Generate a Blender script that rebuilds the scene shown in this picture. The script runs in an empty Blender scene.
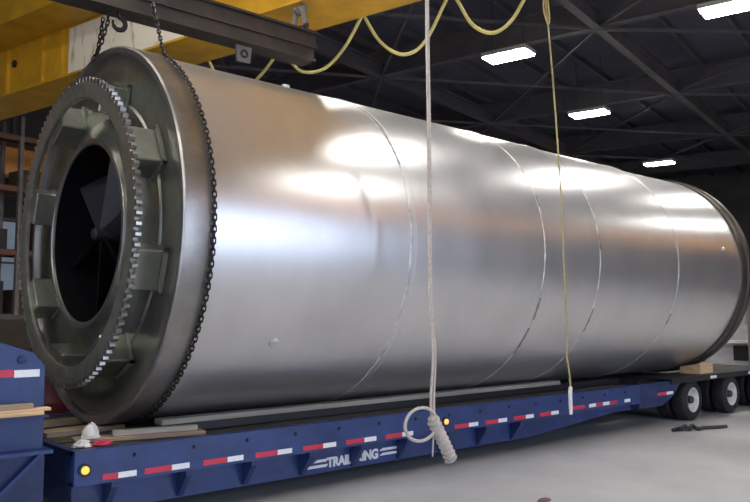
import bpy, math, random
from mathutils import Vector, Matrix
random.seed(7)
PI = math.pi
S = bpy.context.scene
C = S.collection

# ------------------------------------------------------------------ camera
cam_d = bpy.data.cameras.new('camera'); cam = bpy.data.objects.new('camera', cam_d); C.objects.link(cam)
cam.location = (-2.915, -8.027, 1.918)
cam.rotation_euler = (math.radians(90 + 4.65), 0, math.radians(-41.664))
cam_d.sensor_width = 36; cam_d.lens = 37.03; cam_d.clip_end = 200
S.camera = cam

# ------------------------------------------------------------------ world, daylight, exposure
SKY = 3.1
FIX = 66.0
w = bpy.data.worlds.new('overcast_sky'); S.world = w; w.use_nodes = True
bg = w.node_tree.nodes['Background']; bg.inputs[0].default_value = (0.66, 0.77, 1.0, 1); bg.inputs[1].default_value = SKY
S.view_settings.view_transform = 'Standard'; S.view_settings.look = 'None'
S.view_settings.gamma = 1; S.view_settings.use_curve_mapping = False
S.view_settings.exposure = 0.32

ROT = math.radians(12)                       # the building is turned against the drum
BM = Matrix.Rotation(ROT, 4, 'Z')
def B(x, y, z=0): return BM @ Vector((x, y, z))

DOORS = [(-1.5, 9.0, 6.6), (-13.0, -5.0, 6.0)]        # openings in the wall behind the camera (x0, x1, height)
LDOOR = (-11.0, -1.0, 6.0)                            # opening in the left wall (y0, y1, height)
WY0, WY1, WX0, WX1, RZ = -17.0, 17.0, -17.0, 42.0, 9.9
for k, (a, b, h) in enumerate(DOORS):
    L = bpy.data.lights.new('door_daylight', 'AREA'); L.shape = 'RECTANGLE'; L.size = b - a; L.size_y = h
    L.cycles.is_portal = True
    o = bpy.data.objects.new('door_daylight', L); C.objects.link(o)
    o.matrix_world = Matrix.Translation(B((a + b) / 2, WY0 + 0.02, h / 2)) @ BM @ Matrix.Rotation(PI / 2, 4, 'X')

L = bpy.data.lights.new('door_daylight', 'AREA'); L.shape = 'RECTANGLE'; L.size = LDOOR[1] - LDOOR[0]; L.size_y = LDOOR[2]
L.cycles.is_portal = True
o = bpy.data.objects.new('door_daylight', L); C.objects.link(o)
o.matrix_world = Matrix.Translation(B(WX0 + 0.02, (LDOOR[0] + LDOOR[1]) / 2, LDOOR[2] / 2)) @ BM @ Matrix.Rotation(-PI / 2, 4, 'Z') @ Matrix.Rotation(PI / 2, 4, 'X')

# ------------------------------------------------------------------ materials
MATS = {}
def mat(name, col, rough=0.5, metal=0.0, var=0.0, vscale=4.0, bump=0.0, bscale=20.0, rvar=0.0, stretch=(1, 1, 1), col2=None, emit=None, estr=0, lo=0.35, hi=0.65, spec=None):
    if name in MATS: return MATS[name]
    m = bpy.data.materials.new(name); m.use_nodes = True; nt = m.node_tree; N = nt.nodes; LK = nt.links
    p = N['Principled BSDF']
    p.inputs['Base Color'].default_value = (*col, 1); p.inputs['Roughness'].default_value = rough; p.inputs['Metallic'].default_value = metal
    if spec is not None: p.inputs['Specular IOR Level'].default_value = spec
    if emit: p.inputs['Emission Color'].default_value = (*emit, 1); p.inputs['Emission Strength'].default_value = estr
    tc = N.new('ShaderNodeTexCoord'); mp = N.new('ShaderNodeMapping'); mp.inputs['Scale'].default_value = stretch
    LK.new(tc.outputs['Object'], mp.inputs['Vector'])
    if var or col2:
        n = N.new('ShaderNodeTexNoise'); n.inputs['Scale'].default_value = vscale; n.inputs['Detail'].default_value = 6; n.inputs['Roughness'].default_value = 0.6
        LK.new(mp.outputs[0], n.inputs['Vector'])
        r = N.new('ShaderNodeValToRGB'); r.color_ramp.elements[0].position = lo; r.color_ramp.elements[1].position = hi
        c2 = col2 or tuple(max(0, c * (1 - var)) for c in col)
        r.color_ramp.elements[0].color = (*c2, 1); r.color_ramp.elements[1].color = (*col, 1)
        LK.new(n.outputs['Fac'], r.inputs['Fac']); LK.new(r.outputs[0], p.inputs['Base Color'])
    if rvar:
        n = N.new('ShaderNodeTexNoise'); n.inputs['Scale'].default_value = vscale * 1.7; n.inputs['Detail'].default_value = 5
        LK.new(mp.outputs[0], n.inputs['Vector'])
        mr = N.new('ShaderNodeMapRange'); mr.inputs['From Min'].default_value = 0.3; mr.inputs['From Max'].default_value = 0.7
        mr.inputs['To Min'].default_value = max(0.02, rough - rvar); mr.inputs['To Max'].default_value = rough + rvar
        LK.new(n.outputs['Fac'], mr.inputs['Value']); LK.new(mr.outputs[0], p.inputs['Roughness'])
    if bump:
        n = N.new('ShaderNodeTexNoise'); n.inputs['Scale'].default_value = bscale; n.inputs['Detail'].default_value = 4
        LK.new(mp.outputs[0], n.inputs['Vector'])
        b = N.new('ShaderNodeBump'); b.inputs['Strength'].default_value = bump; b.inputs['Distance'].default_value = 0.02
        LK.new(n.outputs['Fac'], b.inputs['Height']); LK.new(b.outputs[0], p.inputs['Normal'])
    MATS[name] = m
    return m

STEEL = mat('brushed_stainless', (0.72, 0.71, 0.71), 0.315, 0.83, 0.10, 0.9, 0.06, 2.2, 0.025, (1.6, 1, 1))
WELD = mat('weld_bead', (0.85, 0.84, 0.82), 0.5, 0.5, 0.5, 7)
SCUFF = mat('weld_scorch', (0.34, 0.33, 0.32), 0.6, 0.6, 0.4, 9)
CAST = mat('cast_steel', (0.33, 0.335, 0.285), 0.34, 0.82, 0.3, 3, 0.10, 12, 0.05)
TYRE_STEEL = mat('machined_rim_steel', (0.42, 0.40, 0.385), 0.35, 0.9, 0.3, 2.5, 0.05, 6, 0.05)
GEAR = mat('gear_steel', (0.33, 0.33, 0.285), 0.40, 0.7, 0.3, 5, 0.15, 20, 0.08)
TOOTHM = mat('worn_tooth_steel', (0.50, 0.49, 0.46), 0.32, 0.95, 0.2, 8)
INNER = mat('inner_shade_black', (0.007, 0.007, 0.008), 0.95, 0.0, 0.3, 4, spec=0.05)  # near-black colour carries the shade inside the inlet
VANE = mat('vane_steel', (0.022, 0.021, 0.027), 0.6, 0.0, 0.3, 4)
CHAIN = mat('chain_steel', (0.035, 0.03, 0.03), 0.5, 0.7, 0.3, 12)
BLUE = mat('trailer_blue_paint', (0.024, 0.052, 0.185), 0.38, 0.0, 0.35, 3, 0.05, 14, 0.08)
BLUE2 = mat('trailer_blue_chassis', (0.018, 0.038, 0.135), 0.5, 0.0, 0.4, 3)
RED = mat('reflector_red', (0.62, 0.03, 0.07), 0.35, 0, 0.1, 20)
WHITE = mat('reflector_white', (0.85, 0.86, 0.88), 0.35, 0, 0.05, 20)
LETTER = mat('white_lettering', (0.80, 0.82, 0.86), 0.5, 0, 0.05, 20)
AMBER = mat('amber_lens', (0.95, 0.55, 0.08), 0.3, 0, 0.05, 20, emit=(1.0, 0.55, 0.10), estr=0.7)
RUBBER = mat('tire_rubber', (0.016, 0.016, 0.018), 0.75, 0, 0.3, 12, 0.2, 40)
RIM = mat('white_wheel_rim', (0.72, 0.72, 0.72), 0.4, 0.1, 0.25, 8)
BLACK = mat('runner_shade_black', (0.015, 0.015, 0.018), 0.5, 0, 0.3, 8)
PLANK = mat('deck_plank_dark', (0.085, 0.068, 0.055), 0.75, 0, 0.5, 3, 0.4, 12, stretch=(0.25, 4, 4))
WOOD = mat('old_lumber', (0.38, 0.28, 0.19), 0.75, 0, 0.45, 3, 0.3, 12, stretch=(0.3, 5, 5))
WOODL = mat('fresh_lumber', (0.72, 0.50, 0.28), 0.7, 0, 0.3, 3, 0.2, 12, stretch=(0.3, 5, 5))
WOODG = mat('grey_timber', (0.40, 0.36, 0.30), 0.65, 0, 0.45, 2, 0.3, 9, stretch=(0.25, 5, 5))
RUNWAY = mat('runway_orange_paint', (1.0, 0.45, 0.09), 0.5, 0, 0.1, 1.6, 0.05, 8, 0.08)
YEL = mat('crane_yellow_paint', (0.74, 0.40, 0.025), 0.42, 0, 0.3, 1.6, 0.05, 8, 0.08)
CREAM = mat('cream_spill_light', (0.92, 0.85, 0.68), 0.4, 0, 0.0, 2.2, col2=(0.42, 0.22, 0.06), lo=0.34, hi=0.46, stretch=(1, 2.2, 0.5))  # light bounced off the drum painted as cream, with rust streaks
IRON = mat('spreader_steel', (0.095, 0.080, 0.070), 0.5, 0.6, 0.35, 3)
CABLE = mat('yellow_cable', (0.66, 0.58, 0.20), 0.5, 0, 0.15, 20)
ROPE = mat('pale_rope', (0.66, 0.58, 0.52), 0.9, 0, 0.3, 40, 0.5, 90)
ROPEY = mat('straw_rope', (0.50, 0.43, 0.20), 0.9, 0, 0.3, 40, 0.5, 90)
ROOF = mat('roof_deck', (0.068, 0.071, 0.112), 0.8, 0, 0.25, 1)
BEAM = mat('roof_steel', (0.10, 0.096, 0.115), 0.6, 0.2, 0.3, 2)
FLOOR = mat('concrete', (0.54, 0.54, 0.545), 0.40, 0, 0.0, 0.55, 0.12, 5, 0.10, col2=(0.38, 0.38, 0.39), lo=0.3, hi=0.7)
WALL = mat('wall_siding', (0.13, 0.105, 0.095), 0.7, 0, 0.2, 1)
WALLD = mat('wall_dark', (0.10, 0.095, 0.095), 0.8, 0, 0.3, 1)
GLASS = mat('pale_window_pane', (0.25, 0.32, 0.42), 0.2, 0, 0.2, 2, emit=(0.6, 0.75, 1.0), estr=0.10)
LAMP = mat('light_diffuser', (0.9, 0.9, 0.9), 0.4, 0, emit=(1.0, 0.965, 0.91), estr=FIX)
HOUSING = mat('lamp_housing', (0.5, 0.5, 0.5), 0.5, 0.2, 0.1, 5)
RACKB = mat('rack_orange', (0.20, 0.075, 0.04), 0.55, 0, 0.3, 4)
RACKG = mat('rack_grey', (0.22, 0.20, 0.19), 0.6, 0.1, 0.3, 4)
BOXM = mat('brown_carton', (0.13, 0.08, 0.045), 0.8, 0, 0.3, 4)
DKRED = mat('dark_red_paint', (0.13, 0.014, 0.02), 0.5, 0, 0.3, 5)
BROWND = mat('brown_cabinet_paint', (0.06, 0.045, 0.035), 0.5, 0, 0.3, 4)
RAG = mat('white_rag', (0.80, 0.78, 0.75), 0.9, 0, 0.15, 12, 0.4, 30)
RAGR = mat('red_rag', (0.60, 0.05, 0.10), 0.9, 0, 0.2, 12)
HOSE = mat('black_hose', (0.03, 0.026, 0.026), 0.6, 0, 0.3, 20)
BROWNJ = mat('brown_scrap', (0.20, 0.12, 0.09), 0.8, 0, 0.3, 20)
PALE = mat('pale_machine', (0.62, 0.62, 0.64), 0.5, 0.2, 0.2, 3)

# ------------------------------------------------------------------ mesh helpers
class MB:
    def __init__(s): s.v = []; s.f = []
    def add(s, vs, fs):
        o = len(s.v); s.v += [tuple(v) for v in vs]; s.f += [tuple(i + o for i in f) for f in fs]; return s
    def box(s, x0, x1, y0, y1, z0, z1, M=None):
        vs = [Vector((x, y, z)) for x in (x0, x1) for y in (y0, y1) for z in (z0, z1)]
        if M is not None: vs = [M @ v for v in vs]
        return s.add(vs, [(0, 1, 3, 2), (4, 6, 7, 5), (0, 4, 5, 1), (2, 3, 7, 6), (0, 2, 6, 4), (1, 5, 7, 3)])
    def bar(s, a, b, wd, ht):
        a = Vector(a); b = Vector(b); d = b - a; L = d.length; d.normalize()
        up = Vector((0, 0, 1)) if abs(d.z) < 0.95 else Vector((1, 0, 0))
        sd = d.cross(up).normalized(); up = sd.cross(d)
        M = Matrix((d, sd, up)).transposed().to_4x4(); M.translation = a
        return s.box(0, L, -wd / 2, wd / 2, -ht / 2, ht / 2, M)
    def prism(s, pts, axis, a, b):
        n = len(pts)
        def P(u, v, t): return {'x': (t, u, v), 'y': (u, t, v), 'z': (u, v, t)}[axis]
        vs = [P(u, v, a) for u, v in pts] + [P(u, v, b) for u, v in pts]
        return s.add(vs, [tuple(range(n))[::-1], tuple(range(n, 2 * n))] + [(i, (i + 1) % n, n + (i + 1) % n, n + i) for i in range(n)])
    def lathe(s, prof, n=96, axis='x', closed=False):
        # prof: list of (position along the axis, radius)
        vs = []
        for (x, r) in prof:
            for k in range(n):
                t = 2 * PI * k / n
                c_, s_ = r * math.cos(t), r * math.sin(t)
                vs.append((x, c_, s_) if axis == 'x' else ((c_, x, s_) if axis == 'y' else (c_, s_, x)))
        m = len(prof); fs = []
        for i in range(m if closed else m - 1):
            j = (i + 1) % m
            for k in range(n): fs.append((i * n + k, i * n + (k + 1) % n, j * n + (k + 1) % n, j * n + k))
        return s.add(vs, fs)
    def disc(s, x, r, n=96, flip=False):
        vs = [(x, r * math.cos(2 * PI * k / n), r * math.sin(2 * PI * k / n)) for k in range(n)]
        f = tuple(range(n)); return s.add(vs, [f[::-1] if flip else f])
    def tube(s, pts, r, n=8, cap=True):
        pts = [Vector(p) for p in pts]; m = len(pts); vs = []; prev = None
        for i, p in enumerate(pts):
            d = (pts[min(i + 1, m - 1)] - pts[max(i - 1, 0)]).normalized()
            if prev is None: u = d.orthogonal().normalized()
            else: u = (prev - d * prev.dot(d)).normalized()
            prev = u; v_ = d.cross(u); rr = r[i] if isinstance(r, (list, tuple)) else r
            for k in range(n):
                t = 2 * PI * k / n; vs.append(p + (u * math.cos(t) + v_ * math.sin(t)) * rr)
        fs = [(i * n + k, i * n + (k + 1) % n, (i + 1) * n + (k + 1) % n, (i + 1) * n + k) for i in range(m - 1) for k in range(n)]
        if cap: fs += [tuple(range(n))[::-1], tuple(range((m - 1) * n, m * n))]
        return s.add(vs, fs)
    def mesh(s, name, m, smooth=False, bevel=0):
        me = bpy.data.meshes.new(name); me.from_pydata(s.v, [], s.f); me.materials.append(m)
        import bmesh
        bm = bmesh.new(); bm.from_mesh(me); bmesh.ops.recalc_face_normals(bm, faces=bm.faces)
        if bevel: bmesh.ops.bevel(bm, geom=bm.edges[:], offset=bevel, segments=1, affect='EDGES')
        bm.to_mesh(me); bm.free()
        if smooth:
            me.polygons.foreach_set('use_smooth', [True] * len(me.polygons)); me.set_sharp_from_angle(angle=math.radians(35))
        me.update(); return me
    def build(s, name, m, parent=None, smooth=False, bevel=0, loc=None, rot=None):
        return inst(name, s.mesh(name, m, smooth, bevel), parent, loc, rot)

def inst(name, me, parent=None, loc=None, rot=None, mw=None):
    o = bpy.data.objects.new(name, me); C.objects.link(o)
    if parent is not None: o.parent = parent
    if mw is not None: o.matrix_basis = mw
    if loc is not None: o.location = loc
    if rot is not None: o.rotation_euler = rot
    return o
def tag(o, label=None, cat=None, group=None, kind=None):
    if label: o['label'] = label
    if cat: o['category'] = cat
    if group: o['group'] = group
    if kind: o['kind'] = kind
    return o
def empty(name, loc=(0, 0, 0), rz=0):
    o = bpy.data.objects.new(name, None); C.objects.link(o); o.location = loc; o.rotation_euler = (0, 0, rz); o.empty_display_size = 0.3
    return o
def smooth_path(P, n=8):
    P = [Vector(p) for p in P]; out = []
    for i in range(len(P) - 1):
        p0, p1, p2, p3 = P[max(i - 1, 0)], P[i], P[i + 1], P[min(i + 2, len(P) - 1)]
        for k in range(n):
            t = k / n
            out.append(0.5 * ((2 * p1) + (p2 - p0) * t + (2 * p0 - 5 * p1 + 4 * p2 - p3) * t * t + (3 * p1 - p0 - 3 * p2 + p3) * t ** 3))
    out.append(P[-1]); return out
def box(name, m, x0, x1, y0, y1, z0, z1, parent=None, bevel=0): return MB().box(x0, x1, y0, y1, z0, z1).build(name, m, parent, bevel=bevel)
def ibeam(mb, a, b, y, z, wd, ht, tf=0.05, tw=0.04, M=None):
    mb.box(a, b, y - wd / 2, y + wd / 2, z, z + tf, M); mb.box(a, b, y - wd / 2, y + wd / 2, z + ht - tf, z + ht, M)
    mb.box(a, b, y - tw / 2, y + tw / 2, z + tf, z + ht - tf, M); return mb

# ------------------------------------------------------------------ building
def bobj(o): o.rotation_euler = (0, 0, ROT); return o
def struct(o, label=None): o['kind'] = 'structure'; return o
struct(bobj(box('floor', FLOOR, WX0 - 6, WX1 + 6, WY0 - 8, WY1 + 1, -0.3, 0)))
ceil = struct(bobj(box('ceiling', ROOF, WX0 - 0.4, WX1 + 0.4, WY0 - 0.4, WY1 + 0.4, RZ, RZ + 0.3)))
for k in range(23):
    box('purlin', BEAM, WX0, WX1, -16.5 + 1.5 * k - 0.04, -16.5 + 1.5 * k + 0.04, RZ - 0.18, RZ, ceil)
for X in (-14.3, -7.3, -0.3, 6.7, 13.7, 20.7, 27.7, 34.7):
    mb = MB()
    M90 = Matrix.Rotation(PI / 2, 4, 'Z')
    ibeam(mb, WY0, WY1, -X, RZ - 0.95, 0.24, 0.75, 0.04, 0.03, M90)
    mb.build('roof_beam', BEAM, ceil)
for Y in (-9.5, -0.7, 5.9, 12.0):
    ibeam(MB(), WX0, WX1, Y, RZ - 1.0, 0.22, 0.45, 0.04, 0.03).build('roof_beam', BEAM, ceil)
for X0 in (6.7, 13.7, 20.7, 27.7):
    for (ya, yb) in ((-9.5, -0.7), (-0.7, 5.9), (5.9, 12.0)):
        MB().bar((X0, ya, RZ - 0.9), (X0 + 7, yb, RZ - 0.9), 0.07, 0.07).build('brace_rod', BEAM, ceil)
        MB().bar((X0, yb, RZ - 0.98), (X0 + 7, ya, RZ - 0.98), 0.07, 0.07).build('brace_rod', BEAM, ceil)
wb = struct(bobj(box('wall_back', WALLD, WX0, WX1, WY1, WY1 + 0.3, 0, RZ)))
wl = struct(bobj(MB().box(WX0 - 0.3, WX0, WY0, LDOOR[0], 0, RZ).box(WX0 - 0.3, WX0, LDOOR[1], WY1, 0, RZ).box(WX0 - 0.3, WX0, LDOOR[0], LDOOR[1], LDOOR[2], RZ).build('wall_left', WALL)))
wr = struct(bobj(box('wall_right', WALLD, WX1, WX1 + 0.3, WY0, WY1, 0, RZ)))
mb = MB(); cur = WX0
for (a, b, h) in sorted(DOORS):
    mb.box(cur, a, WY0 - 0.3, WY0, 0, RZ); mb.box(a, b, WY0 - 0.3, WY0, h, RZ); cur = b
mb.box(cur, WX1, WY0 - 0.3, WY0, 0, RZ)
struct(bobj(mb.build('wall_front', WALL)))
for k, (a, b, h) in enumerate(DOORS):
    mb = MB().box(a - 0.15, a, WY0, WY0 + 0.12, 0, h + 0.15).box(b, b + 0.15, WY0, WY0 + 0.12, 0, h + 0.15).box(a, b, WY0, WY0 + 0.12, h, h + 0.15)
    struct(bobj(mb.build('trim_%d' % (k + 1), BLACK)))
# windows in the back wall
for k, (x0, x1, z0, z1) in enumerate([(7.2, 9.0, 2.2, 4.9), (10.2, 12.0, 2.2, 4.9)]):
    fr = MB().box(x0 - 0.1, x1 + 0.1, WY1 - 0.10, WY1, z0 - 0.1, z0).box(x0 - 0.1, x1 + 0.1, WY1 - 0.10, WY1, z1, z1 + 0.1).box(x0 - 0.1, x0, WY1 - 0.10, WY1, z0, z1).box(x1, x1 + 0.1, WY1 - 0.10, WY1, z0, z1)
    wo = struct(bobj(fr.build('window_%d' % (k + 1), RACKG)))
    for i in range(2):
        for j in range(2):
            xa = x0 + (x1 - x0) / 2 * i; za = z0 + (z1 - z0) / 2 * j
            box('pane', GLASS, xa + 0.03, xa + (x1 - x0) / 2 - 0.03, WY1 - 0.05, WY1 - 0.03, za + 0.03, za + (z1 - z0) / 2 - 0.03, wo)

# columns and runway beams that carry the crane
def column(x, y, top, label):
    t = empty('steel_column', B(x, y), ROT)
    ibeam(MB(), 0, top, 0, -0.15, 0.3, 0.3, 0.03, 0.025, Matrix.Rotation(-PI / 2, 4, 'Y')).build('shaft', RACKG, t)
    box('base_plate', RACKG, -0.25, 0.25, -0.25, 0.25, 0, 0.03, t)
    tag(t, label, 'column', 'building columns')
column(25.6, -1.75, 3.0, 'grey steel column beyond the far end of the drum')
column(8.2, 13.4, 5.70, 'grey steel column behind the toothed ring, under the far runway beam')
for Y, Z, lb in ((-10.4, 5.95, 'orange overhead runway beam on the camera side of the hall'), (13.4, 5.95, 'orange overhead runway beam along the far side of the hall')):
    t = empty('runway_beam', B(0, Y, Z), ROT)
    ibeam(MB(), WX0 + 0.5, WX1 - 0.5, 0, -0.25, 0.5, 1.10, 0.05, 0.3).build('girder', RUNWAY, t)
    ibeam(MB(), WX0 + 0.5, WX1 - 0.5, 0, 0.85, 0.10, 0.06, 0.02, 0.03).build('rail', IRON, t)
    for X in (-14.3, -7.3, -0.3, 6.7, 13.7, 20.7, 27.7, 34.7): MB().bar((X, 0.30, 0.1), (X, 0.30, RZ - 0.95 - Z), 0.10, 0.10).bar((X, 0.30, 0.1), (X, 0.1, 0.1), 0.10, 0.10).build('hanger', BEAM, t)
    tag(t, lb, 'beam', 'runway beams')

# ceiling lights
LX = [11.8 + 6.3 * k for k in range(-4, 2)] + [27.4]
def light(x, y, label):
    t = empty('ceiling_light', B(x, y, 8.0), ROT)
    MB().box(-0.30, 0.30, -0.58, 0.58, 0.04, 0.14).build('housing', HOUSING, t, bevel=0.01)
    MB().box(-0.27, 0.27, -0.54, 0.54, 0.0, 0.045).build('diffuser', LAMP, t)
    for s in (-0.4, 0.4): MB().bar((0, s, 0.14), (0, s, RZ - 8.0 - 0.18), 0.015, 0.015).build('hanger', IRON, t)
    tag(t, label, 'ceiling light', 'hanging strip lights')
NEARN = {11.8: 'largest hanging strip light in the row above the drum, left of the straw rope', 18.1: 'hanging strip light above the drum just right of the straw rope', 27.4: 'smallest hanging strip light, low above the far end of the drum'}
for X in LX:
    lb = None
    for k, v in NEARN.items():
        if abs(X - k) < 0.2: lb = v
    light(X, 0.82 + 0.065 * (X - 11.8), lb or 'white hanging strip light out of view over the drum')
    if abs(X - 5.5) < 0.1 or abs(X - 18.1) < 0.1: light(X + 0.6, -8.8, 'white hanging strip light out of view above the camera side aisle')
    light(X, -4.1 - 0.08 * max(0, X - 11.8), 'hanging strip light cut by the top right corner of the picture' if abs(X - 11.8) < 0.2 else 'white hanging strip light out of view beside the drum')

# ------------------------------------------------------------------ the drum
AX = 2.76
drum = empty('rotary_drum', (0, 0, AX)); drum.rotation_euler = (0, 0.005, 0)
tag(drum, 'huge shiny stainless steel drum with a toothed ring lying on the trailer', 'drum')
L_END = 11.95
R0 = 1.955
seams = [0.56, 3.03, 5.49, 6.82, 9.15, 11.55]
radii = [1.955, 1.955, 1.945, 1.935, 1.915]
for i in range(5):
    a, b = seams[i] + 0.004, seams[i + 1] - 0.004; r = radii[i]; n = 160
    prof = [(a, r - 0.012), (a + 0.006, r), (a + 0.1, r)] + [(a + (b - a) * k / 8, r) for k in range(1, 8)] + [(b - 0.1, r), (b - 0.006, r), (b, r - 0.012), (b, r - 0.03), (a, r - 0.03)]
    MB().lathe(prof, n, closed=True).build('shell_section', STEEL, drum, smooth=True)
for i in range(1, 5):
    r = max(radii[i - 1], radii[i]); x = seams[i]
    MB().lathe([(x - 0.022, r - 0.02), (x - 0.016, r + 0.002), (x, r + 0.007), (x + 0.016, r + 0.002), (x + 0.022, r - 0.02)], 160).build('weld_seam', WELD, drum, smooth=True)
# doubled band beside the first seam
r = 1.955
MB().lathe([(3.10, r - 0.01), (3.105, r + 0.003), (3.17, r + 0.003), (3.175, r - 0.01)], 160).build('weld_band', STEEL, drum, smooth=True)
# scorch marks on the welds (short arcs)
def arc_patch(x0, x1, r, a0, a1, name, m, dx=0.0):
    n = max(4, int(abs(a1 - a0) / 0.02)); vs = []
    for k in range(n + 1):
        t = a0 + (a1 - a0) * k / n; q = 0.5 + 0.5 * math.sin(k * 1.9)
        for (x, rr) in ((x0 - 0.01 * q + dx * k / n, r - 0.01), (x0 + dx * k / n, r + 0.009), (x1 + 0.012 * q + dx * k / n, r + 0.009), (x1 + 0.016 * q + dx * k / n, r - 0.01)):
            vs.append((x, rr * math.cos(t), rr * math.sin(t)))
    fs = [(4 * k + j, 4 * k + (j + 1) % 4, 4 * k + 4 + (j + 1) % 4, 4 * k + 4 + j) for k in range(n) for j in range(4)] + [(0, 1, 2, 3), tuple(range(4 * n, 4 * n + 4))]
    MB().add(vs, fs).build(name, m, drum)
A = PI  # toward the camera side, angle measured in the Y-Z plane
def ang(deg): return PI - math.radians(deg)          # elevation on the camera side
arc_patch(5.475, 5.500, 1.955, ang(-27), ang(-18), 'scorch_mark', SCUFF)
arc_patch(5.470, 5.492, 1.955, ang(-44), ang(-31), 'scorch_mark', SCUFF)
arc_patch(5.480, 5.498, 1.955, ang(18), ang(23), 'scorch_mark', SCUFF)
arc_patch(6.805, 6.828, 1.945, ang(3), ang(10), 'scorch_mark', SCUFF)
arc_patch(6.812, 6.830, 1.945, ang(-33), ang(-22), 'scorch_mark', SCUFF)
arc_patch(9.14, 9.16, 1.935, ang(-30), ang(-24), 'scorch_mark', SCUFF)
arc_patch(3.02, 3.036, 1.956, ang(26), ang(58), 'scorch_mark', SCUFF)
# lifting studs on the shell
def stud(x, deg, r=1.955, s=0.04):
    t = ang(deg); d = Vector((0, math.cos(t), math.sin(t)))
    M = Matrix.Translation(Vector((x, 0, 0)) + d * (r - 0.01)) @ d.to_track_quat('Z', 'Y').to_matrix().to_4x4()
    me = MB().lathe([(0, s), (0.03, s), (0.042, s * 0.8), (0.045, 0.001)], 14, 'z').mesh('stud', WELD, True)
    inst('stud', me, drum, mw=M)
stud(1.46, -35, s=0.055); stud(10.9, 11, 1.915, 0.035); stud(2.3, 74, s=0.05)
# far rim
MB().lathe([(11.54, 1.90), (11.54, 1.945), (11.60, 1.95), (11.62, 1.925), (11.80, 1.925), (11.82, 1.955), (11.94, 1.955), (11.96, 1.94), (11.96, 1.55), (11.54, 1.55)], 160, closed=True).build('far_rim', IRON, drum, smooth=True)
MB().disc(11.70, 1.56).build('end_plate', CAST, drum)
# near flange: outer rim, shallow recessed face
MB().lathe([(0.320, 1.80), (0.315, 1.89), (0.268, 1.90), (0.260, 1.91), (0.260, 1.955), (0.275, 1.974), (0.30, 1.974), (0.54, 1.974), (0.555, 1.966), (0.555, 1.80), (0.42, 1.80)], 160, closed=True).build('flange_rim', TYRE_STEEL, drum, smooth=True)
MB().lathe([(0.312, 1.86), (0.312, 1.72), (0.325, 1.70), (0.330, 1.42), (0.310, 1.40), (0.310, 1.20), (0.31, 0.95), (0.42, 0.95), (0.42, 1.82)], 160, closed=True).build('flange_face', CAST, drum, smooth=True)
# flared inlet collar
MB().lathe([(0.320, 1.25), (0.29, 1.16), (0.24, 1.07), (0.19, 1.015), (0.155, 1.00), (0.148, 0.985), (0.148, 0.945), (0.158, 0.932), (0.175, 0.930), (0.175, 0.96), (0.32, 0.99)], 128, closed=True).build('inlet_collar', CAST, drum, smooth=True)
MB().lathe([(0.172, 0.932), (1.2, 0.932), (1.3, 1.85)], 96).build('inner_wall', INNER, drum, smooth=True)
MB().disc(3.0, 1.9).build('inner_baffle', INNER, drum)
MB().lathe([(0.155, 0.998), (0.142, 0.990), (0.138, 0.968), (0.142, 0.946), (0.158, 0.936), (0.17, 0.96)], 128, closed=True).build('collar_lip', TYRE_STEEL, drum, smooth=True)
# vanes on a hub inside the inlet
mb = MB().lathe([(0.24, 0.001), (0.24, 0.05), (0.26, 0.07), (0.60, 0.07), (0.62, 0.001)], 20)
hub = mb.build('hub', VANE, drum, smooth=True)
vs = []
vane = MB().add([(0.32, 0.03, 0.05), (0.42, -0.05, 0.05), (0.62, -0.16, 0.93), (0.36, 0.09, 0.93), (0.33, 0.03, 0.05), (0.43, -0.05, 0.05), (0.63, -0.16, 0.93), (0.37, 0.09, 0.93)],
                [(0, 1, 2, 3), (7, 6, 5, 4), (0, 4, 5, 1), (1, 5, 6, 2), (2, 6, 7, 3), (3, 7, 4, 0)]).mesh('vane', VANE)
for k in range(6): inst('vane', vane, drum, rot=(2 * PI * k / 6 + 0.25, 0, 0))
# toothed ring
gear = MB().lathe([(0.0, 1.39), (-0.004, 1.40), (-0.004, 1.55), (0.004, 1.56), (0.036, 1.56), (0.042, 1.55), (0.042, 1.385), (0.03, 1.38), (0.006, 1.38)], 160, closed=True).build('toothed_ring', GEAR, drum, smooth=True)
NT = 106
tooth = MB().prism([(-0.034, 1.55), (0.034, 1.55), (0.029, 1.578), (0.014, 1.602), (-0.014, 1.602), (-0.029, 1.578)], 'x', -0.006, 0.048).mesh('tooth', TOOTHM)
for k in range(NT): inst('tooth', tooth, gear, rot=(2 * PI * k / NT, 0, 0))
# box brackets between ring and flange
br = MB().box(0.04, 0.335, -0.19, 0.19, 1.27, 1.555).mesh('bracket', CAST, bevel=0.012)
lip = MB().box(0.285, 0.322, -0.215, -0.185, 1.28, 1.60).box(0.285, 0.322, 0.185, 0.215, 1.28, 1.60).box(0.285, 0.322, -0.215, 0.215, 1.565, 1.60).mesh('bracket_lip', GEAR)
for k in range(8):
    e = math.radians(28 - 45 * k)
    phi = PI / 2 - e                    # from the top, toward the picture's right (-Y)
    b_ = inst('bracket', br, drum, rot=(phi, 0, 0))
    inst('bracket_lip', lip, b_)

# ------------------------------------------------------------------ spreader beam, chains, shackle
sp = empty('spreader_beam', (1.2, 0, 5.21))
ibeam(MB(), -2.2, 1.86, 0, 0, 0.30, 0.20, 0.03, 0.22).build('lower_channel', IRON, sp)
ibeam(MB(), -2.2, 1.90, 0.02, 0.20, 0.34, 0.20, 0.03, 0.24).build('upper_channel', IRON, sp)
lg = MB().prism([(0.74, 0.0), (0.96, 0.0), (0.94, -0.20), (0.76, -0.20)], 'y', -0.02, 0.02).build('lug_plate', RACKG, sp)
MB().lathe([(-0.03, 0.055), (-0.03, 0.03), (0.03, 0.03), (0.03, 0.055)], 16, 'y', True).build('lug_eye', BLACK, lg, loc=(0.85, 0, -0.10))
tag(sp, 'dark steel spreader beam hanging lengthwise over the drum', 'spreader beam')
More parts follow.
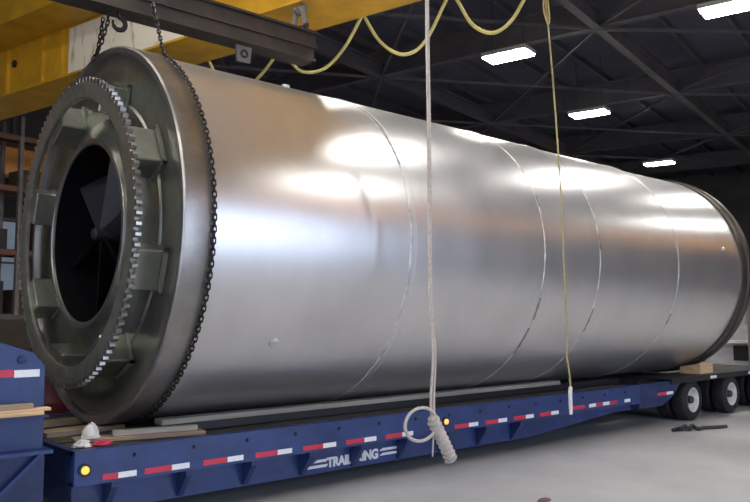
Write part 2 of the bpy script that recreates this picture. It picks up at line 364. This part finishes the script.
# chain sling
chain = empty('chain_sling', (0.545, 0, AX))
tag(chain, 'dark link chain wrapped around the near end of the drum and hung from the spreader', 'chain')
def link_mesh():
    pts = []; n = 12
    for k in range(n):
        t = 2 * PI * k / n; x = 0.018 * math.cos(t); y = 0.017 * math.sin(t)
        x += 0.017 * (1 if math.cos(t) > 0 else -1)
        pts.append((x, y, 0))
    pts.append(pts[0]); pts.append(pts[1])
    return MB().tube(pts[:-1], 0.0075, 5, False).mesh('link', CHAIN, True)
LM = link_mesh()
path = []
RC = 1.998
a0, a1 = math.radians(118), math.radians(118 + 302)      # angle in Y-Z, camera side is 180 deg
top_near = Vector((0.10, -0.19, 5.75 - AX)); top_far = Vector((-0.16, 0.25, 5.20 - AX))
nseg = 400
path.append(top_near)
p_on = Vector((0, RC * math.cos(a0), RC * math.sin(a0)))
for k in range(nseg + 1):
    t = a0 + (a1 - a0) * k / nseg; path.append(Vector((0, RC * math.cos(t), RC * math.sin(t))))
path.append(top_far)
def run_links(path, pitch, parent):
    d = 0; i = 0; k = 0; pos = []
    seglen = [(path[j + 1] - path[j]).length for j in range(len(path) - 1)]; tot = sum(seglen); acc = 0
    while d < tot:
        while i < len(seglen) - 1 and acc + seglen[i] < d: acc += seglen[i]; i += 1
        dr = (path[i + 1] - path[i]).normalized(); p = path[i] + dr * (d - acc)
        side = Vector((1, 0, 0)); side = (side - dr * side.dot(dr)).normalized(); up = dr.cross(side)
        if k % 2: side, up = (side + up).normalized(), (up - side).normalized()
        else: side, up = (side - up).normalized(), (up + side).normalized()
        M = Matrix((dr, side, up)).transposed().to_4x4(); M.translation = p
        inst('link', LM, parent, mw=M); k += 1; d += pitch
run_links(path, 0.052, chain)
c2 = empty('chain_loop', (0.42, -0.06, 5.16)); 
run_links([Vector((-0.10, 0, 0.05)), Vector((-0.10, 0.02, -0.10)), Vector((-0.13, 0.10, -0.32)), Vector((-0.16, 0.22, -0.46))], 0.052, c2)
tag(c2, 'short dark chain hanging from the spreader above the toothed ring', 'chain')
hk = [(0.02, 0, 0.06), (0.02, 0, -0.02)] + [(0.02 + 0.07 * math.sin(t), 0, -0.09 + 0.07 * math.cos(t)) for t in [0.2 * k for k in range(0, 26)]]
MB().tube(hk, [0.028] * 20 + [0.022] * 4 + [0.014] * 4, 8).build('hook', CHAIN, c2, smooth=True)
sh = empty('lifting_shackle', (2.90, 0, 5.60))
MB().tube(smooth_path([(0, -0.10, 0.02), (0, -0.11, 0.15), (0, -0.06, 0.28), (0, 0, 0.32), (0, 0.06, 0.28), (0, 0.11, 0.15), (0, 0.10, 0.02)]), 0.035, 8).build('bow', RACKG, sh, smooth=True)
MB().tube([(0, -0.17, 0.05), (0, 0.17, 0.05)], 0.035, 8).build('pin', IRON, sh, smooth=True)
MB().tube(smooth_path([(0.0, 0, 0.52), (0.06, 0, 0.42), (0.07, 0, 0.34), (0.0, 0, 0.26), (-0.08, 0, 0.30)]), 0.04, 8).build('hook', RACKG, sh, smooth=True)
tag(sh, 'grey shackle and hook between the spreader beam and yellow crane', 'shackle')

# ------------------------------------------------------------------ overhead crane
cr = empty('overhead_crane', B(0, 0, 6.0), ROT)
tag(cr, 'yellow overhead bridge crane girder crossing above the drum', 'crane')
box('box_girder', YEL, 2.86, 3.64, -10.0, 12.9, 0.03, 0.90, cr)
box('bottom_flange', YEL, 2.80, 3.72, -10.0, 12.9, 0.0, 0.035, cr)
box('upper_beam', YEL, 2.10, 3.64, -10.6, 13.6, 0.90, 1.45, cr)
box('spill_light_panel', CREAM, 2.835, 2.865, 1.6, 4.75, 0.05, 0.85, cr)  # panel added for the bright patch the drum throws on the girder
for Y in (6.75, 5.55, 4.95, -0.6): box('stiffener', YEL, 2.80, 2.87, Y - 0.02, Y + 0.02, 0.035, 0.87, cr)
MB().lathe([(2.83, 0.07), (2.865, 0.07), (2.865, 0.001), (2.83, 0.001)], 14, closed=True).build('access_hole', BLACK, cr, loc=(0, 6.55, 0.58))
for y0 in (-10.4, 13.4): box('end_truck', YEL, 1.6, 5.2, y0 - 0.1, y0 + 0.1, 0.86, 1.2, cr)
box('cable_track', IRON, 3.72, 3.78, -10.0, 6.0, 0.02, 0.08, cr)

def cable(pts, r, m, name, label, cat, group=None):
    return tag(MB().tube(smooth_path(pts, 8), r, 8).build(name, m, None, True), label, cat, group)
fest = [[(2.2, 6.02), (1.85, 5.55), (1.45, 5.35), (1.07, 5.52), (0.71, 5.80), (0.62, 6.02)],
        [(0.62, 6.02), (0.45, 5.72), (0.15, 5.45), (-0.27, 5.42), (-0.64, 5.66), (-0.93, 6.03)],
        [(-0.97, 6.03), (-1.25, 5.60), (-1.61, 5.35), (-1.95, 5.43), (-2.28, 5.90), (-2.36, 6.03)],
        [(-2.36, 6.03), (-2.47, 5.86), (-2.67, 5.52), (-2.94, 5.35), (-3.19, 5.43), (-3.40, 5.70), (-3.62, 6.03)],
        ]
flab = ['yellow cable loop dipping behind the top of the drum', 'yellow cable loop behind the end of the spreader beam', 'yellow cable loop under the crane, left of the pale rope', 'yellow cable loop between the pale rope and the straw rope']
for P, lb in zip(fest, flab):
    cable([B(3.75, y, z) for y, z in P], 0.024, CABLE, 'festoon_cable', lb, 'cable', 'festoon cables under the crane')

# ------------------------------------------------------------------ trailer
YS = -1.35
tr = empty('lowboy_trailer', (0, 0, 0))
tag(tr, 'blue lowboy trailer with red and white reflectors carrying the drum', 'trailer')
X0, X1 = -0.385, 8.85
deck = box('deck', BLUE2, X0 + 0.06, X1, -1.29, 1.29, 0.50, 0.69, tr)
pk = {}
for j in range(13):
    y0 = -1.28 + 0.197 * j
    for i in range(4):
        xa = X0 + 0.02 + (X1 - X0) / 4 * i; ln = (X1 - X0) / 4 - 0.012
        if 'm' not in pk: pk['m'] = MB().box(0, ln, 0, 0.186, 0, 0.04).mesh('plank', PLANK)
        inst('plank', pk['m'], deck, loc=(xa, y0, 0.69 + random.uniform(-0.006, 0.004)))
for s in (-1, 1):
    y = s * 1.35
    ra = MB().box(X0, X1, min(y, y - s * 0.05), max(y, y - s * 0.05), 0.45, 0.745)
    ra.box(X0, X1, min(y - s * 0.05, y - s * 0.12), max(y - s * 0.05, y - s * 0.12), 0.70, 0.745).box(X0, X1, min(y - s * 0.05, y - s * 0.12), max(y - s * 0.05, y - s * 0.12), 0.45, 0.48)
    ra.build('side_rail', BLUE, tr)
    MB().prism([(X0 + 0.1, 0.17), (6.2, 0.17), (8.4, 0.33), (8.9, 0.33), (8.9, 0.60), (X0 + 0.1, 0.60)], 'y', s * 1.05, s * 1.15).build('main_beam', BLUE, tr)
box('front_crossmember', BLUE2, X0, X0 + 0.06, -1.30, 1.30, 0.25, 0.74, tr)
og = {}
for k in range(15):
    x = -0.02 + 0.72 * k
    if not og:
        og['m'] = MB().prism([(-1.335, 0.45), (-1.15, 0.45), (-1.15, 0.19), (-1.175, 0.19), (-1.335, 0.40)], 'x', -0.03, 0.03).mesh('outrigger', BLUE2)
    if x > 6.2: break
    inst('outrigger', og['m'], tr, loc=(x, 0, 0))
# reflectors on the rail: measured starts, 0.582 m apart; the gap holds a lamp
rm = MB().box(0, 0.265, -0.006, 0, 0, 0.05).mesh('reflector', RED, bevel=0.001)
wm = MB().box(0.265, 0.445, -0.006, 0, 0, 0.05).mesh('reflector', WHITE, bevel=0.001)
def reflect(x, red=True, white=True, z=0.477):
    if red: inst('reflector', rm, tr, loc=(x, YS, z))
    if white: inst('reflector', wm, tr, loc=(x, YS, z))
for (xa, xb, m_) in ((-0.14, 0.0, RED), (0.0, 0.17, WHITE)): box('reflector', m_, xa, xb, YS - 0.006, YS, 0.477, 0.527, tr)
for k in range(1, 12):
    x = 0.835 + 0.588 * (k - 2)
    if k == 7: continue
    if x < 8.4: reflect(x, True, True)
for (xa, xb, m_) in ((6.90, 7.24, RED), (7.36, 7.54, WHITE), (7.55, 7.72, RED), (7.74, 7.92, WHITE), (7.94, 8.16, RED), (8.36, 8.53, WHITE)): box('reflector', m_, xa, xb, YS - 0.006, YS, 0.505, 0.555, tr)
def lamp(x, z, par=tr):
    b = MB().lathe([(0, 0.055), (-0.02, 0.055), (-0.02, 0.001)], 18, 'y').build('marker_lamp', BLACK, par, True, loc=(x, YS, z))
    MB().lathe([(-0.02, 0.036), (-0.035, 0.032), (-0.045, 0.018), (-0.048, 0.001)], 18, 'y').build('lens', AMBER, b, True)
lamp(-0.30, 0.585); lamp(4.19, 0.585)
td = MB().tube([(0.012 * math.cos(t), -0.008, 0.016 * math.sin(t)) for t in [2 * PI * k / 10 for k in range(11)]], 0.006, 5).mesh('tie_ring', BLACK, True)
for k in range(15):
    x = 0.145 + 0.588 * k
    if x < X1 - 0.2: inst('tie_ring', td, tr, loc=(x, YS, 0.665))
# lettering on the recessed beam
def letters(txt, x, z, size, shear=0.0):
    cu = bpy.data.curves.new('lettering', 'FONT'); cu.body = txt; cu.size = size; cu.extrude = 0.003; cu.offset = 0.007; cu.shear = shear; cu.space_character = 0.95
    to = bpy.data.objects.new('tmp', cu); C.objects.link(to)
    dg = bpy.context.evaluated_depsgraph_get(); me = bpy.data.meshes.new_from_object(to.evaluated_get(dg)); bpy.data.objects.remove(to)
    me.materials.clear(); me.materials.append(LETTER)
    o = inst('lettering', me, tr, loc=(x, -1.153, z), rot=(PI / 2, 0, 0)); return o
LX0 = 2.17
letters('TRAIL', 2.49, 0.222, 0.140); letters('KING', 2.905, 0.232, 0.148)
for (xa, xb, z) in ((2.30, 2.48, 0.285), (2.20, 2.48, 0.228), (3.27, 3.57, 0.305), (3.27, 3.56, 0.250)):
    MB().prism([(xa, z), (xb, z), (xb + 0.02, z + 0.03), (xa + 0.05, z + 0.03)], 'y', -1.156, -1.15).build('stripe', LETTER, tr)
# rear: stepped-in frame, raised deck over the axles
MB().box(X1, 15.6, -0.70, 0.70, 0.40, 0.66).build('rear_frame', BLUE2, tr)
MB().box(9.9, 15.6, -0.72, 0.72, 0.66, 0.72).build('rear_deck', PLANK, tr)
for s_ in (-1, 1):
    box('fender', BLACK, 9.9, 15.6, min(s_ * 0.73, s_ * 1.34), max(s_ * 0.73, s_ * 1.34), 0.765, 0.795, tr)
    box('fender_rail', BLACK, 9.9, 15.6, min(s_ * 1.34, s_ * 1.36), max(s_ * 1.34, s_ * 1.36), 0.70, 0.795, tr)
    MB().prism([(8.85, 0.36), (9.6, 0.36), (10.0, 0.50), (10.25, 0.70), (10.25, 0.745), (8.85, 0.745)], 'y', s_ * 1.20, s_ * 1.33).build('rear_step', BLUE2, tr)
rsm = MB().box(0, 0.265, -0.006, 0, 0, 0.05)
for (xa, xb, m_) in ((9.45, 9.75, RED), (9.75, 9.98, WHITE)): box('reflector', m_, xa, xb, -1.336, -1.33, 0.53, 0.58, tr)
for (xa, xb, m_) in ((11.35, 11.6, WHITE), (13.0, 13.25, WHITE)): box('reflector', m_, xa, xb, -1.366, -1.36, 0.72, 0.77, tr)
tire_me = MB().lathe([(-0.13, 0.22), (-0.14, 0.27), (-0.13, 0.33), (-0.10, 0.362), (-0.05, 0.372), (0.05, 0.372), (0.10, 0.362), (0.13, 0.33), (0.14, 0.27), (0.13, 0.22)], 48, 'y', True).mesh('tire', RUBBER, True)
rim_me = MB().lathe([(-0.125, 0.235), (-0.13, 0.215), (-0.11, 0.20), (-0.02, 0.19), (-0.01, 0.17), (-0.04, 0.12), (-0.05, 0.09), (-0.02, 0.075), (-0.02, 0.001)], 40, 'y').mesh('rim', RIM, True)
hub_me = MB().lathe([(-0.02, 0.07), (-0.11, 0.065), (-0.12, 0.05), (-0.12, 0.001)], 20, 'y').mesh('hub', IRON, True)
nut_me = MB().lathe([(-0.03, 0.014), (-0.065, 0.014), (-0.065, 0.001)], 6, 'y').mesh('lug_nut', IRON)
for x in (10.72, 12.30, 13.88):
    box('axle', BLACK, x - 0.06, x + 0.06, -1.1, 1.1, 0.31, 0.43, tr)
    for s in (-1, 1):
        for yy in (1.20, 0.90):
            o = inst('tire', tire_me, tr, loc=(x, s * yy, 0.372), rot=(0, 0, 0 if s < 0 else PI))
            if yy > 1:
                inst('rim', rim_me, o); inst('hub', hub_me, o)
    
# gooseneck at the front
GX = -0.65
gn = MB().prism([(GX, 0.80), (GX, 1.49), (GX - 0.10, 1.60), (-1.02, 1.69), (-1.7, 1.86), (-5.2, 1.95), (-5.2, 1.2), (-1.9, 1.2), (-1.5, 0.80)], 'y', -1.35, -1.27).build('gooseneck', BLUE, tr, bevel=0.008)
MB().prism([(GX, 0.80), (GX, 1.49), (GX - 0.10, 1.60), (-1.02, 1.69), (-1.7, 1.86), (-5.2, 1.95), (-5.2, 1.2), (-1.9, 1.2), (-1.5, 0.80)], 'y', 1.27, 1.35).build('neck_plate', BLUE, gn, bevel=0.008)
MB().prism([(GX - 0.12, 0.80), (GX - 0.12, 1.38), (-1.7, 1.68), (-5.2, 1.8), (-5.2, 1.3), (-1.9, 1.3), (-1.5, 0.80)], 'y', -1.27, 1.27).build('neck_body', BLUE2, gn)
MB().prism([(GX + 0.02, 0.22), (GX + 0.02, 0.80), (-1.5, 0.80), (-2.4, 0.55), (-2.4, 0.22)], 'y', -1.33, -1.10).build('lower_plate', BLUE2, gn)
box('ledge', BLUE, -2.2, GX + 0.03, -1.50, -1.10, 0.785, 0.815, gn)
MB().prism([(GX + 0.01, 0.785), (GX - 0.03, 0.785), (-1.40, 0.12), (-1.36, 0.12)], 'y', -1.40, -1.33).build('brace_bar', BLUE, gn)
box('reflector_strip', WHITE, -0.90, -0.70, -1.358, -1.35, 1.40, 1.46, gn)
box('reflector_strip', RED, -1.20, -0.90, -1.358, -1.35, 1.405, 1.465, gn)
box('lumber_tray', BLUE2, -2.2, GX - 0.02, -1.52, -1.35, 1.08, 1.10, gn)
MB().lathe([(0, 0.035), (-0.03, 0.035), (-0.035, 0.001)], 14, 'y').build('pin_head', BLUE2, gn, True, loc=(-0.84, -1.35, 1.545))
MB().box(-2.0, X0, -0.45, 0.45, 0.28, 0.62).build('neck_arm', BLACK, gn)

# ------------------------------------------------------------------ lumber and loose things
def board(name, m, a, b, wd, ht, label, cat='lumber', group=None):
    a = Vector(a); b = Vector(b); d = b - a
    o = MB().box(0, d.length, -wd / 2, wd / 2, 0, ht).build(name, m, None, bevel=0.004)
    o.location = a; o.rotation_euler = (0, -math.atan2(d.z, math.hypot(d.x, d.y)), math.atan2(d.y, d.x))
    return tag(o, label, cat, group)
board('lumber_board', WOODL, (-2.0, -1.435, 1.10), (-0.70, -1.435, 1.10), 0.14, 0.03, 'lowest pale board on the blue gooseneck tray')
board('lumber_board', WOODL, (-2.1, -1.44, 1.13), (-0.64, -1.435, 1.13), 0.10, 0.025, 'middle pale board on the blue gooseneck tray')
board('lumber_board', WOOD, (-2.1, -1.44, 1.155), (-0.78, -1.44, 1.155), 0.09, 0.04, 'topmost brown board on the blue gooseneck tray')
board('dunnage_plank', WOOD, (-0.30, -0.25, 0.735), (0.51, -0.17, 0.735), 0.26, 0.048, 'flat brown plank under the flanged end of the drum', 'plank')
board('dunnage_plank', WOOD, (-0.25, 0.45, 0.735), (0.51, 0.52, 0.735), 0.24, 0.05, 'brown plank on the far side of the deck under the flange', 'plank')
board('dunnage_plank', WOOD, (-0.20, -0.80, 0.735), (0.98, -1.08, 0.735), 0.20, 0.04, 'angled brown plank at the near edge of the deck below the flange', 'plank')
board('dunnage_plank', WOODG, (0.14, -0.88, 0.776), (0.92, -1.06, 0.776), 0.09, 0.05, 'grey lath lying on the angled plank', 'plank')
for sd, nm in ((-1, 'near'), (1, 'far')):
    board('shade_runner', BLACK, (0.64, 0.80 * sd, 0.735), (9.0, 0.80 * sd, 0.735), 0.16, 0.085, 'black runner standing in for the shaded gap under the %s side of the drum' % nm, 'runner')  # black runner added where the deck gap lies in shadow
    board('timber_bearer', WOODG, (0.64, 0.80 * sd, 0.821), (7.3, 0.80 * sd, 0.821), 0.17, 0.055, 'long grey timber strip over the shaded gap under the %s side of the drum' % nm, 'timber')
    o = MB().prism([(-0.20, 0.0), (0.20, 0.0), (0.20, 0.125), (-0.20, 0.20)] if sd < 0 else [(-0.20, 0.0), (0.20, 0.0), (0.20, 0.20), (-0.20, 0.125)], 'x', 0, 0.5).build('saddle_block', WOODL, None, bevel=0.006); o.location = (11.2, 1.05 * sd, 0.796)
    tag(o, 'tan wooden wedge block under the far rim of the drum, %s side' % nm, 'wood block')
# rag heap
def blob(name, m, loc, sx, sy, sz, seed, label, cat):
    rnd = random.Random(seed); n, k = 12, 7; vs = []; fs = []
    for i in range(k + 1):
        ph = PI / 2 * i / k
        for j in range(n):
            t = 2 * PI * j / n; r = math.cos(ph) * (1 + rnd.uniform(-0.22, 0.22)); vs.append((sx * r * math.cos(t), sy * r * math.sin(t), sz * math.sin(ph) * (1 + rnd.uniform(-0.12, 0.12))))
    for i in range(k):
        for j in range(n): fs.append((i * n + j, i * n + (j + 1) % n, (i + 1) * n + (j + 1) % n, (i + 1) * n + j))
    fs += [tuple(range(n))[::-1], tuple(range(k * n, k * n + n))]
    for f in range(0): pass
    vs = [(x, y, 0.0 if idx < n else z) for idx, (x, y, z) in enumerate(vs)]
    o = MB().add(vs, fs).build(name, m, None, True); o.location = loc; return tag(o, label, cat)
blob('rag', RAG, (-0.06, -0.87, 0.777), 0.08, 0.07, 0.13, 3, 'crumpled white rag heap at the front corner of the deck', 'rag')
blob('rag', RAG, (-0.21, -1.05, 0.735), 0.08, 0.07, 0.06, 5, 'small flat white rag left of the white rag heap', 'rag')
blob('rag', RAGR, (-0.04, -1.09, 0.735), 0.10, 0.06, 0.05, 8, 'small red rag in front of the white rag heap', 'rag')
# red barrel behind the gooseneck
bar = empty('steel_barrel', (0.86, 2.75, 0))
MB().lathe([(0, 0.001), (0, 0.285), (0.02, 0.30), (0.36, 0.30), (0.38, 0.31), (0.40, 0.30), (0.72, 0.30), (0.74, 0.31), (0.76, 0.30), (1.08, 0.30), (1.10, 0.285), (1.09, 0.27), (1.08, 0.001)], 32, 'z').build('body', DKRED, bar, True)
MB().lathe([(1.08, 0.03), (1.105, 0.03), (1.11, 0.001)], 12, 'z').build('bung', IRON, bar, True, loc=(0.15, 0, 0))
tag(bar, 'dark red steel barrel half hidden behind the toothed ring', 'barrel')
cb = empty('steel_cabinet', (0.9, 4.6, 0), ROT)
box('body', WALLD, -1.7, 1.7, -0.4, 0.4, 0, 1.9, cb)
for k in range(4):
    d_ = box('door', BROWND, -1.66 + 0.84 * k, -0.86 + 0.84 * k, -0.425, -0.40, 0.08, 1.84, cb, bevel=0.004)
    box('handle', IRON, -0.98 + 0.84 * k, -0.94 + 0.84 * k, -0.45, -0.425, 0.85, 1.05, d_)
tag(cb, 'dark brown steel cabinet on the floor behind the trailer front', 'cabinet')

# ropes
t = empty('hanging_rope', (2.88, -2.4, 0.46))
tag(t, 'pale doubled rope hanging in front of the drum with a knotted loop', 'rope')
for s in (-1, 1):
    pts = [(2.85 + 0.012 * s - 2.88, 0.0, 8.0 - 0.46), (2.84 + 0.012 * s - 2.88, 0.0, 4.8), (2.86 + 0.012 * s - 2.88, 0, 3.2), (2.865 + 0.013 * s - 2.88, 0, 1.7), (2.915 + 0.016 * s - 2.88, 0, 1.08), (2.885 + 0.022 * s - 2.88, 0, 0.6), (0.01 + 0.018 * s, 0, 0.35)]
    MB().tube(smooth_path(pts, 10), 0.014, 8).build('strand', ROPE, t, True)
MB().tube([(0.02, 0, 0.36), (0.015, 0.0, 0.18), (0.0, 0.0, 0.0)], 0.010, 6).build('strand', ROPE, t, True)
lp = [(-0.18 + 0.235 * math.cos(a), -0.02 + 0.012 * math.sin(a * 0.5), 0.355 + 0.17 * math.sin(a)) for a in [math.radians(-40 + 10 * k) for k in range(0, 32)]]
lp = [(0.03, -0.03, 0.19)] + lp[2:] 
lp = [(-0.19 + 0.225 * math.cos(a), -0.03, 0.345 + 0.165 * math.sin(a)) for a in [2 * PI * k / 40 for k in range(41)]]
MB().tube(lp, 0.017, 8).build('loop', ROPE, t, True)
kn = MB().tube(smooth_path([(-0.04, -0.03, 0.40), (0.02, -0.03, 0.32), (0.09, -0.03, 0.20), (0.17, -0.03, 0.08), (0.25, -0.03, -0.05)], 6), [0.045] * 4 + [0.06] * 8 + [0.058] * 8 + [0.055] * 5, 12).build('knot', ROPE, t, True)
for k in range(9):
    u = k / 8; p = Vector((-0.02, -0.03, 0.375)).lerp(Vector((0.235, -0.03, -0.03)), u); d = Vector((0.255, 0, -0.405)).normalized()
    e1 = Vector((0, 1, 0)); e2 = d.cross(e1)
    MB().tube([p + d * (0.03 * j / 20) + (e1 * math.cos(2 * PI * j / 20) + e2 * math.sin(2 * PI * j / 20)) * 0.058 for j in range(21)], 0.014, 6).build('rope_turn', ROPE, kn, True)
t = empty('hanging_rope', (5.65, -2.15, 0.62))
tag(t, 'thin straw-coloured rope hanging across the middle of the drum', 'rope')
P = [(5.27, 6.9), (5.33, 6.0), (5.36, 5.77), (5.44, 5.12), (5.57, 3.67), (5.62, 2.49), (5.655, 1.58), (5.64, 1.40), (5.69, 1.15), (5.715, 0.93)]
MB().tube(smooth_path([(x - 5.65, 0, z - 0.62) for x, z in P], 8), 0.012, 6).build('strand', ROPEY, t, True)
P = [(5.24, 6.9), (5.26, 6.2), (5.25, 5.9), (5.33, 5.72), (5.37, 5.80), (5.34, 6.1), (5.30, 6.9)]
MB().tube(smooth_path([(x - 5.65, -0.02, z - 0.62) for x, z in P], 8), 0.012, 6).build('loop', ROPEY, t, True)
MB().tube(smooth_path([(0.065, 0, 0.36), (0.05, 0, 0.25), (0.055, 0, 0.12), (0.06, 0, 0.0)], 4), [0.014] + [0.026] * 8 + [0.024] * 3 + [0.02], 8).build('tassel', RAG, t, True)

# floor clutter
def flat_hose(pts, r, m, name, label, cat):
    return cable(pts, r, m, name, label, cat)
flat_hose([(9.20, -1.72, 0.025), (9.45, -1.70, 0.025), (9.30, -1.80, 0.05), (9.55, -1.75, 0.06), (9.42, -1.88, 0.05), (9.68, -1.80, 0.06), (9.62, -1.93, 0.03), (9.82, -1.92, 0.025), (10.05, -2.03, 0.025), (10.28, -2.10, 0.025)], 0.034, HOSE, 'strap', 'crumpled black strap lying on the floor near the trailer wheels', 'strap')
blob('scrap', BROWNJ, (3.78, -3.12, 0.0), 0.10, 0.05, 0.03, 9, 'small brown scrap on the floor at the bottom edge', 'scrap')

# ------------------------------------------------------------------ storage rack and background
def rack(loc, rz, n, label, shelves=(0.3, 1.9, 3.5, 5.1, 6.4), seed=1):
    rnd = random.Random(seed); t = empty('storage_rack', loc, rz); tag(t, label, 'rack', 'storage racks')
    for i in range(n + 1):
        for y in (0, 0.9): box('upright', RACKG, i * 2.4 - 0.05, i * 2.4 + 0.05, y - 0.05, y + 0.05, 0, 6.9, t)
    for z in shelves:
        for y in (0, 0.9): box('shelf_beam', RACKB, 0, n * 2.4, y - 0.03, y + 0.03, z - 0.12, z, t)
        box('shelf_board', PLANK, 0, n * 2.4, -0.03, 0.93, z, z + 0.02, t)
    return t
rk = rack(B(3.3, 11.4), ROT, 4, 'tall storage rack with orange beams behind the toothed ring')
CART = [(4.9, 0.32, 0.8, 0.7, BOXM, 'wide brown carton on the lowest rack shelf'), (6.0, 0.32, 0.6, 0.9, BLACK, 'tall black crate on the lowest rack shelf'),
        (4.8, 1.92, 0.6, 0.8, BLACK, 'black crate on the second rack shelf'), (5.75, 1.92, 0.8, 0.6, BOXM, 'low brown carton on the second rack shelf'),
        (4.75, 3.52, 0.7, 0.5, BLACK, 'black crate on the third rack shelf'), (6.4, 3.52, 0.6, 0.8, BOXM, 'tall brown carton on the third rack shelf'),
        (5.80, 5.12, 0.9, 0.45, BOXM, 'brown carton on the top loaded rack shelf')]
for (x, z, wd, h, m_, lb) in CART:
    o = MB().box(0, wd, 0, 0.7, 0, h).box(wd * 0.46, wd * 0.54, -0.004, 0.0, 0, h).build('storage_carton', m_, None)
    o.location = B(x, 11.45, z + 0.002); o.rotation_euler = (0, 0, ROT)
    tag(o, lb, 'carton', 'cartons on the storage rack')
# far machinery seen past the drum's end
t = empty('workshop_machine', B(26.5, -0.7), ROT)
box('body', PALE, 0, 1.6, -1.6, 1.6, 0, 1.5, t, bevel=0.03)
box('head', PALE, 0.2, 1.2, -0.6, 1.0, 1.5, 2.4, t, bevel=0.03)
box('table', WHITE, -0.5, 0.0, -1.8, 0.6, 0.85, 0.95, t)
box('guard', BLACK, -0.06, 0.0, -1.3, -0.2, 0.2, 0.75, t)
tag(t, 'pale workshop machine beyond the far end of the drum', 'machine')
